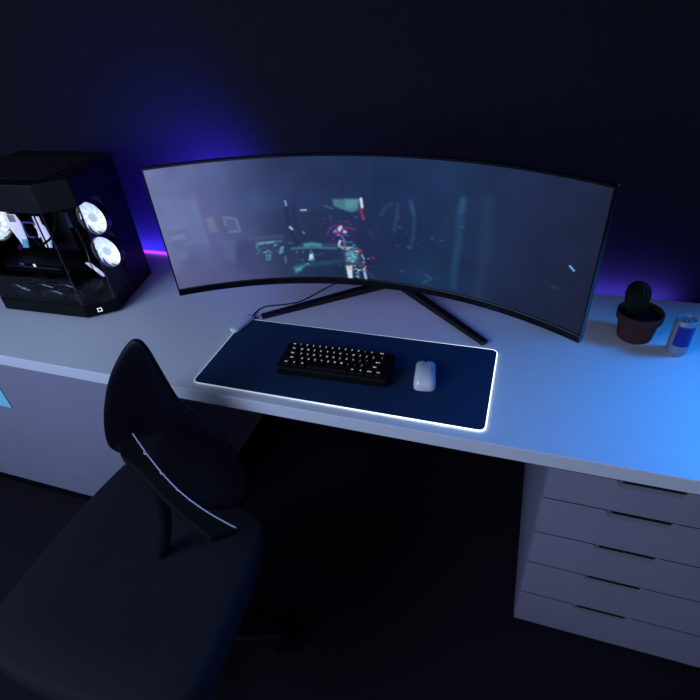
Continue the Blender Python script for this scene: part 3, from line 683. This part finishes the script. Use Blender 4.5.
for k in range(20):
    w_.append((0, .039 + .0085 * math.cos(2 * math.pi * k / 20), .0235 + .0085 * math.sin(2 * math.pi * k / 20)))
MB().tube(w_, .0026, 8, closed=True).build('scroll_wheel', M['matte_black'], t, smooth=True)

# ------------------------------------------------------------------ potted cactus
t = thing('potted_cactus', 'small ribbed dark green cactus in a terracotta pot beside the monitor', 'potted cactus', (.761, .323, 0))
MB().lathe([(.036, 0), (.044, .0), (.0452, .003), (.0525, .058), (.0525, .060), (.0585, .0605), (.0592, .064), (.0598, .080), (.0588, .083), (.0555, .0835), (.0535, .081), (.0515, .066)], 56).build('pot', M['clay'], t, smooth=True)
mb = MB()
rings = [[(r * math.cos(2 * math.pi * k / 40), r * math.sin(2 * math.pi * k / 40), .068 + .003 * random.random() + .004 * (1 - r / .053)) for k in range(40)] for r in (.0525, .043, .032, .02, .008)]
mb.loft(rings).build('soil', M['soil'], t, smooth=True)
NR = 14
def cact(th, f):
    z = .066 + .108 * f
    env = .0325 * (math.sin(math.pi * min(1, (f * .93 + .07)) * .5) ** .45) * (max(0, 1 - max(0, (f - .45) / .55) ** 2.6)) ** .5
    r = env * (1 + .085 * math.cos(NR * th))
    return (r * math.cos(th) - .016 - .006 * f, r * math.sin(th) - .004 * f, z)
rings = [[cact(2 * math.pi * k / 112, f) for k in range(112)] for f in [i / 26 for i in range(26)] + [.985, .997]]
cac = MB().loft(rings).build('cactus', M['cactus'], t, smooth=True, ang=80)
mb = MB()
for k in range(NR):
    th = 2 * math.pi * k / NR
    for i in range(11):
        f = .08 + .085 * i; p = Vector(cact(th, f)); o_ = Vector((math.cos(th), math.sin(th), .25 + .6 * max(0, f - .5))).normalized()
        for j in range(4):
            q = (o_ + Vector((random.uniform(-.7, .7), random.uniform(-.7, .7), random.uniform(-.6, .7)))).normalized()
            mb.tube([p, p + q * .0045], lambda u: .00035 * (1.1 - u), 3)
sp = mb.build('spines', M['spine'], cac); sp['kind'] = 'stuff'

# ------------------------------------------------------------------ drink can
t = thing('drink_can', 'small silver drink can with a dark blue panel right of the cactus', 'can', (.8575, .2655, 0))
CR = .0262
MB().lathe([(.017, .004), (.019, .0), (.0215, .0), (.0235, .003), (CR - .0006, .008), (CR, .011), (CR, .096), (CR - .0005, .098), (.0232, .1045), (.0230, .1065), (.0236, .1075), (.0226, .1080), (.0215, .1065), (.0210, .1035), (.0205, .1030)], 56).build('body', M['can'], t, smooth=True)
MB().lathe([(.0205, .1029), (.012, .1029), (.002, .1029)], 40).build('lid', M['alu'], t, smooth=True)
MB().tube([(.006 * math.cos(a), -.004 + .009 * math.sin(a), .1042) for a in [2 * math.pi * k / 20 for k in range(20)]], .0011, 6, closed=True).build('pull_tab', M['alu'], t, smooth=True)
r2 = CR + .0003
def curved(a0, a1, z0, z1, r, n=24):
    return MB().loft([[(rr * math.cos(a), rr * math.sin(a), z) for rr, z in ((r - .0006, z0), (r, z0), (r, z1), (r - .0006, z1))] for a in [math.radians(a0 + (a1 - a0) * i / n) for i in range(n + 1)]])
curved(-137, -38, .034, .095, r2).build('label_panel', M['can_blue'], t, smooth=True)['label'] = 'dark blue printed panel'

# ------------------------------------------------------------------ computer case (local frame: x along the glass side, y into the case)
RZ = math.atan2(.012, .355)
t = thing('gaming_computer', 'black glass-fronted desktop computer with lit white fans at the left of the desk', 'computer', (-.947, .045, 0), RZ)
A, B_, B2, C_, D_ = (-.355, 0), (0, 0), (.083, .063), (.034, .332), (-.355, .335)
FOOT = [A, B_, B2, C_, D_]
H0, H1, H2, H3 = .006, .052, .376, .462
MB().prism([(-.34, .015), (-.01, .015), (.065, .07), (.022, .318), (-.34, .32)], 0, H0).build('feet', M['matte_black'], t)
base = MB().prism(FOOT, H0, H1).build('base', M['case_black'], t, bevel=.002)
top = MB().prism(FOOT, H2, H3).build('top_panel', M['case_top'], t, bevel=.003)
vm = MB()
for i in range(14):
    x = -.33 + .024 * i; vm.box(x, x + .014, .05, .28, H3 - .0005, H3 + .001)
vm.build('vent_slots', M['slot'], top)
fx = lambda q: (B2[0] + (C_[0] - B2[0]) * q, B2[1] + (C_[1] - B2[1]) * q)
g0 = fx(.46)
MB().prism([(g0[0] + .001, g0[1]), (g0[0] - .02, g0[1] - .003), (-.35, .19), (-.35, .330), (C_[0] - .001, C_[1] - .002), ], H1, H2).build('rear_chamber', M['case_black'], t)
def pane(p, q, name, inset=.004):
    p, q = Vector(p), Vector(q); d = (q - p).normalized(); n = Vector((-d.y, d.x)); 
    a = p + n * .001 + d * .001; b = q + n * .001 - d * .001
    return MB().prism([a, b, b + n * inset, a + n * inset], H1 + .0005, H2 - .0005).build(name, M['glass'], t)
pane(A, B_, 'side_glass'); pane(B_, B2, 'corner_glass'); pane(B2, g0, 'front_glass')
for q in (B_, B2):
    MB().obox((q[0] - .003, q[1] + .004, (H1 + H2) / 2), (.0018, 0, 0), (0, .0018, 0), (0, 0, (H2 - H1) / 2 - .001)).build('glass_seam', M['seam'], t)
# white mark on the lower bezel of the corner (outlined square with a cut corner)
cd = (Vector(B2) - Vector(B_)).normalized(); cn = Vector((cd.y, -cd.x)); lc = Vector(B_) + cd * .047
def onc(u, z, off=.0006): 
    q = lc + cd * u + cn * off; return (q.x, q.y, z)
mb = MB(); so, si = .0075, .0045
for (u0, u1, z0, z1) in ((-so, so, si, so), (-so, so, -so, -si), (-so, -si, -si, si), (si, so, -si, si)):
    mb.add([onc(u0, .026 + z0), onc(u1, .026 + z0), onc(u1, .026 + z1), onc(u0, .026 + z1), onc(u0, .026 + z0, -.001), onc(u1, .026 + z0, -.001), onc(u1, .026 + z1, -.001), onc(u0, .026 + z1, -.001)],
           [(0, 1, 2, 3), (4, 7, 6, 5), (0, 4, 5, 1), (1, 5, 6, 2), (2, 6, 7, 3), (3, 7, 4, 0)])
mb.build('front_mark', M['logo'], t)['label'] = 'white outlined square mark'
# rear wall and vents
MB().box(-.355, -.351, .004, .19, H1, H2).build('rear_panel', M['case_black'], t)
mb = MB()
for i in range(7): mb.box(-.3575, -.3545, .012, .030, .07 + .014 * i, .077 + .014 * i)
mb.build('rear_vent', M['seam'], t)
# inside: motherboard and cards
MB().box(-.345, -.105, .176, .186, .085, .365).build('motherboard', M['pcb'], t)
def fan(cx, cy, cz, axis, R_, lit, parent, label=None):
    """Fan in a square frame; axis 'y' faces the glass side, 'x' the front, 'z' upward."""
    def T(a, b, c):                       # a, b in the fan's plane, c along its axis
        return {'y': (cx + a, cy - c, cz + b), 'x': (cx + c, cy + a, cz + b), 'z': (cx + a, cy + b, cz + c)}[axis]
    n = 40; rings = []
    for r, c in ((R_ + .0045, -.012), (R_ + .0045, .012), (R_ + .001, .012), (R_ + .001, -.012), (R_ + .0045, -.012)):
        rings.append([T(r * math.cos(2 * math.pi * k / n), r * math.sin(2 * math.pi * k / n), c) for k in range(n)])
    fr = MB().loft(rings, cap=False)
    f = fr.build('fan', M['fan_dark'], parent, smooth=True)
    if label: f['label'] = label
    mb = MB()
    for k in range(9):
        a0 = 2 * math.pi * k / 9; g = []
        for j in range(6):
            r = .016 + (R_ - .0165) * j / 5; sw = .55 * (j / 5); wd = .56 + .12 * (j / 5)
            g.append([T(r * math.cos(a0 + sw + wd * q), r * math.sin(a0 + sw + wd * q), -.006 + .010 * q + dz) for q, dz in ((0, 0), (.5, .0012), (1, 0), (1, -.0016), (.5, -.0006), (0, -.0016))])
        mb.loft(g)
    mb.build('fan_blades', M['fan_glow'] if lit else M['fan_dark'], f, smooth=True)
    mb = MB(); mb.loft([[T(r * math.cos(2 * math.pi * k / 28), r * math.sin(2 * math.pi * k / 28), c) for k in range(28)] for r, c in ((.017, -.010), (.017, .005), (.015, .008), (.001, .0085))])
    mb.build('fan_hub', M['fan_hub'] if lit else M['matte_black'], f, smooth=True)
    if lit:   # lit diffuser disc behind the blades
        MB().loft([[T(r * math.cos(2 * math.pi * k / 40), r * math.sin(2 * math.pi * k / 40), c) for k in range(40)] for r, c in ((R_, -.011), (R_, -.009), (.001, -.009))]).build('diffuser', M['fan_hub'], f)
fan(.027, .163, .301, 'y', .0545, True, t, 'lit white fan')
fan(.033, .163, .181, 'y', .0545, True, t, 'lit white fan')
fan(-.337, .105, .285, 'x', .055, True, t, 'lit white rear fan')
for x in (-.285, -.165, -.045): fan(x, .085, H1 + .013, 'z', .052, False, t)
# heatsinks, memory and pump
def slabpoly(pts, y0, y1): 
    return MB().loft([[(x, y, z) for x, z in pts] for y in (y0, y1)])
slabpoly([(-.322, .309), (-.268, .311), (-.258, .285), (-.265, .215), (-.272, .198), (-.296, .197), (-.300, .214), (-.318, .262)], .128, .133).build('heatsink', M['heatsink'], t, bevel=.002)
MB().box(-.315, -.268, .1335, .176, .205, .300).build('heatsink_block', M['matte_black'], t)
slabpoly([(-.282, .222), (-.263, .222), (-.270, .190), (-.292, .190)], .124, .130).build('heatsink_light', M['cyan_led'], t)['label'] = 'cyan lit strip'
mb = MB()
for i in range(5): mb.box(-.300 + .006 * i, -.2975 + .006 * i, .1265, .129, .284, .309)
mb.build('heatsink_fins', M['fan_dark'], t)
for i in range(4):
    x = -.183 + .0075 * i
    MB().box(x, x + .0042, .1225, .176, .200, .312).build('memory_stick', M['matte_black'], t)
    k = MB().box(x, x + .0042, .118, .122, .200, .312).build('memory_light', M['heatsink'] if i != 1 else M['matte_black'], t, bevel=.001)
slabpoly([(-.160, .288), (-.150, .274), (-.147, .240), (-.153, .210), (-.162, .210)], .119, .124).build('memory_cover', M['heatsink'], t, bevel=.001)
slabpoly([(-.158, .228), (-.150, .228), (-.153, .206), (-.161, .206)], .119, .123).build('memory_light', M['cyan_led'], t)['label'] = 'cyan lit strip'
MB().box(-.253, -.193, .128, .176, .228, .288).build('pump_block', M['black_gloss'], t, bevel=.004)
ring = [(x, .1275, z) for x, z in rrect(-.250, -.196, .231, .285, .012, 5)]
MB().tube(ring, .0028, 6, closed=True).build('pump_light', M['blue_led'], t)['label'] = 'dim blue light ring'
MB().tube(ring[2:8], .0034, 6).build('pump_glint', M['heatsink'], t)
for k, (x0, z0, xe) in enumerate(((-.215, .236, -.02),)):
    MB().tube(spline([(x0, .128, z0), (x0 + .03, .105, z0 - .02), (x0 + .10, .11, z0 + .02), (x0 + .15 + xe, .135, z0 + .10), (x0 + .16 + xe, .15, .372)], 8), .0042, 8).build('coolant_hose', M['matte_black'], t, smooth=True)
gpu = MB().box(-.345, -.085, .062, .172, .128, .168).build('graphics_card', M['matte_black'], t, bevel=.005)
for x in (-.30, -.225, -.15):
    MB().lathe([(.033, -.0005), (.033, .0), (.030, .001), (.012, .001), (.011, .0)], 28, (x, .115, .1275)).build('card_fan', M['fan_dark'], gpu, smooth=True)
MB().box(-.330, -.10, .0605, .0622, .150, .153).build('card_trim', M['steel'], gpu)
MB().box(-.262, -.245, .0605, .0622, .156, .164).build('card_light', M['blue_led'], gpu)
MB().box(-.205, -.196, .0600, .0622, .154, .164).build('card_light', M['white_led'], gpu)
MB().box(-.350, -.342, .15, .172, .15, .18).build('slot_glow', M['purple_led'], t)
MB().box(-.078, -.062, .15, .176, .265, .318).build('reflection_block', M['reflection'], t)['label'] = 'dark teal block painted as a reflection'  # teal block and the thin line below it stand in for a reflection
MB().tube(spline([(-.07, .165, .265), (-.045, .15, .20), (-.03, .13, .13), (-.02, .15, .08)], 8), .002, 6).build('reflection_line', M['steel'], t, smooth=True)
for i, (x, z) in enumerate(((-.055, .118), (-.035, .10))):  # pale glowing quads standing in for hardware reflected in the glass
    slabpoly([(x - .02, z + .014), (x, z + .014), (x + .028, z - .016), (x + .010, z - .016)], .150, .156).build('reflection_quad', M['heatsink'], t, bevel=.0005)
ca = [(-.33, .03, .085), (-.28, .025, .078), (-.24, .03, .07)]
for dx, dy in ((-.0, .0), (.10, .02), (.19, .03), (.03, -.012), (.17, -.012)):
    MB().tube(spline([(-.33 + dx, .04 + dy, .082), (-.30 + dx, .036 + dy, .088), (-.265 + dx, .04 + dy, .076)], 6), .0016, 6).build('fan_lead', M['steel'], t, smooth=True)

# ------------------------------------------------------------------ chair
t = thing('desk_chair', 'black desk chair turned sideways in front of the white cabinet', 'chair', (-.36, -.58, -DZ))
T0 = Vector((-.405, -.306, .25)); hh = Vector((.95, .312, 0)).normalized()
uu = Vector((-.06, .16, .985)); uu = (uu - hh * uu.dot(hh)).normalized(); nn = hh.cross(uu)
if nn.y > 0: nn = -nn                                   # faces away from the desk
OUT = [(-.141, -.301), (-.1395, -.275), (-.138, -.254), (-.125, -.2), (-.104, -.145), (-.08, -.096), (-.055, -.06), (-.026, -.024), (-.006, -.005), (.007, .002), (.018, 0), (.028, -.010), (.036, -.041), (.049, -.091), (.062, -.139), (.073, -.177), (.097, -.205), (.128, -.239), (.163, -.285), (.198, -.354), (.213, -.43), (.205, -.505), (.15, -.545), (.06, -.54), (.0, -.47), (-.05, -.385), (-.095, -.335), (-.128, -.318)]
cc = Vector((.02, -.28))
rings = []
for s, f in ((0.02, -1), (.3, -1), (.6, -1), (.85, -1), (.96, -1), (1., 0), (.96, 1), (.85, 1), (.6, 1), (.3, 1), (0.02, 1)):
    ring = []
    for a, b in OUT:
        q = cc + (Vector((a, b)) - cc) * s
        dish = -.045 * (1 - s * s); th = {1.: 0, .96: .010, .85: .016}.get(s, .018)
        ring.append(T0 + hh * q.x + uu * q.y + nn * (dish + f * th))
    rings.append(ring)
MB().loft(rings).build('backrest', M['leather'], t, world=True, smooth=True, ang=75, sub=1)
UP = [[-0.4192, -0.3948, 0.02], [-0.3665, -0.4268, 0.0112], [-0.3117, -0.4571, 0.0008], [-0.2567, -0.4833, -0.0112], [-0.2012, -0.5023, -0.0256], [-0.1427, -0.5139, -0.0432], [-0.0849, -0.5184, -0.0624]]
LO = [[-0.4359, -0.4339, 0.0208], [-0.4035, -0.4617, 0.0176], [-0.3726, -0.4723, 0.0104], [-0.3283, -0.4881, 0.0], [-0.2674, -0.5157, -0.0136], [-0.1989, -0.5408, -0.0312], [-0.123, -0.5604, -0.0536]]
u_, l_ = spline(UP, 5), spline(LO, 5)
zv = Vector((0, 0, 1))
arm = MB().loft([[a, b, b - zv * .022, a - zv * .022] for a, b in zip(u_, l_)]).build('armrest', M['arm'], t, world=True, bevel=.003)
pp_ = MB().tube([a + zv * .001 for a in u_], .0017, 6).build('piping', M['piping'], arm, world=True, smooth=True)
pp_['label'] = 'pale piping along the edge'
for k in (6, 12, 17):
    q = u_[k] + zv * .001; d = (u_[k + 1] - u_[k]).normalized(); s_ = (l_[k] - u_[k]).normalized()
    MB().obox(q + s_ * .003, d * .004, s_ * .003, zv * .0025).build('stud', M['piping'], arm, world=True, bevel=.0015)
MB().tube(spline([(-.30, -.487, -.03), (-.31, -.50, -.15), (-.36, -.52, -.30)], 6), .016, 10).build('armrest_post', M['arm'], t, world=True, smooth=True)
seat = [(-.655, -.285), (-.60, -.262), (-.30, -.30), (-.16, -.34), (-.115, -.40), (-.085, -.70), (-.10, -.80), (-.16, -.845), (-.40, -.865), (-.60, -.845), (-.66, -.79), (-.672, -.60), (-.668, -.40)]
ss = spline([Vector((*p, 0)) for p in seat + seat[:1]], 4)[:-1]
cs = Vector((-.38, -.57, 0))
MB().loft([[cs + (p - cs) * k + zv * z for p in ss] for k, z in ((.90, -.37), (.97, -.36), (1., -.335), (1., -.30), (.975, -.278), (.93, -.27), (.6, -.278), (.2, -.282))]).build('seat', M['seatcloth'], t, world=True, smooth=True, ang=70)
MB().obox((-.36, -.33, -.30), hh * .035, Vector((-.15, .28, 0)).normalized() * .02, uu * .16).build('back_bracket', M['matte_black'], t, world=True, bevel=.005)
MB().lathe([(.05, -.372), (.05, -.40), (.028, -.405), (.028, -.62), (.04, -.625), (.04, -.68)], 24, (-.38, -.57, 0)).build('gas_lift', M['matte_black'], t, world=True, smooth=True)
for k in range(5):
    a = math.radians(20 + 72 * k); e = Vector((-.38 + .30 * math.cos(a), -.57 + .30 * math.sin(a), -.675))
    lg = MB().tube([(-.38 + .03 * math.cos(a), -.57 + .03 * math.sin(a), -.655), ((-.38 + e.x) / 2, (-.57 + e.y) / 2, -.66), e], lambda u: .022 - .008 * u, 10).build('base_leg', M['matte_black'], t, world=True, smooth=True)
    MB().tube([e + Vector((-.022 * math.sin(a), .022 * math.cos(a), -.0475)), e + Vector((.022 * math.sin(a), -.022 * math.cos(a), -.0475))], .0272, 20).build('caster', M['matte_black'], lg, world=True, smooth=True, ang=50)

# ------------------------------------------------------------------ light
def area(name, loc, target, size, col, power, size_y=None, spread=None):
    l = bpy.data.lights.new(name, 'AREA'); l.color = col; l.energy = power; l.size = size
    if size_y: l.shape = 'RECTANGLE'; l.size_y = size_y
    if spread: l.spread = math.radians(spread)
    o = bpy.data.objects.new(name, l); COL.objects.link(o)
    o.location = (loc[0], loc[1], loc[2] + DZ)
    d = Vector(target) - Vector(loc); o.rotation_euler = d.to_track_quat('-Z', 'Y').to_euler()
    return o
area('floor_lamp_light', (-1.5, -1.9, 1.05), (-.6, .1, 0), 1.6, (.44, .61, 1.0), 46)
area('fill_light', (.6, -2.3, .55), (.3, .1, -.1), 1.6, (.55, .62, 1.0), 6.5)  # unseen fill, added to soften the chair's shadow on the desk edge
area('blue_lamp', (1.5, .32, .62), (.96, -.18, 0), .3, (.0, .25, 1.0), 5., spread=88)
area('violet_wall_light', (.2, .556, -.035), (.2, .60, -.005), 1.4, (.12, .08, 1.0), 10, size_y=.012)
area('blue_wall_light', (-.85, .556, -.035), (-.85, .60, .02), .8, (.05, .03, 1.0), 22, size_y=.03)
area('blue_wall_fill', (-.60, .42, .16), (-.68, .60, .22), .2, (.05, .025, 1.0), 18, spread=120)  # extra unseen lamp, added to carry the blue higher up the wall

w = bpy.data.worlds.new('room'); SC.world = w; w.use_nodes = True
bg = w.node_tree.nodes['Background']; bg.inputs['Color'].default_value = (.5, .52, .8, 1); bg.inputs['Strength'].default_value = .04

# ------------------------------------------------------------------ camera
cam = bpy.data.cameras.new('camera'); co_ = bpy.data.objects.new('camera', cam); COL.objects.link(co_)
co_.location = (.42703, -1.0575, .90046 + DZ); co_.rotation_euler = (.93214, .07114, .31746)
cam.sensor_width = 36; cam.lens = 515.51 / 700 * 36; cam.clip_start = .02
SC.camera = co_
SC.view_settings.view_transform = 'Standard'; SC.view_settings.look = 'None'
SC.view_settings.exposure = 0; SC.view_settings.gamma = 1; SC.view_settings.use_curve_mapping = False
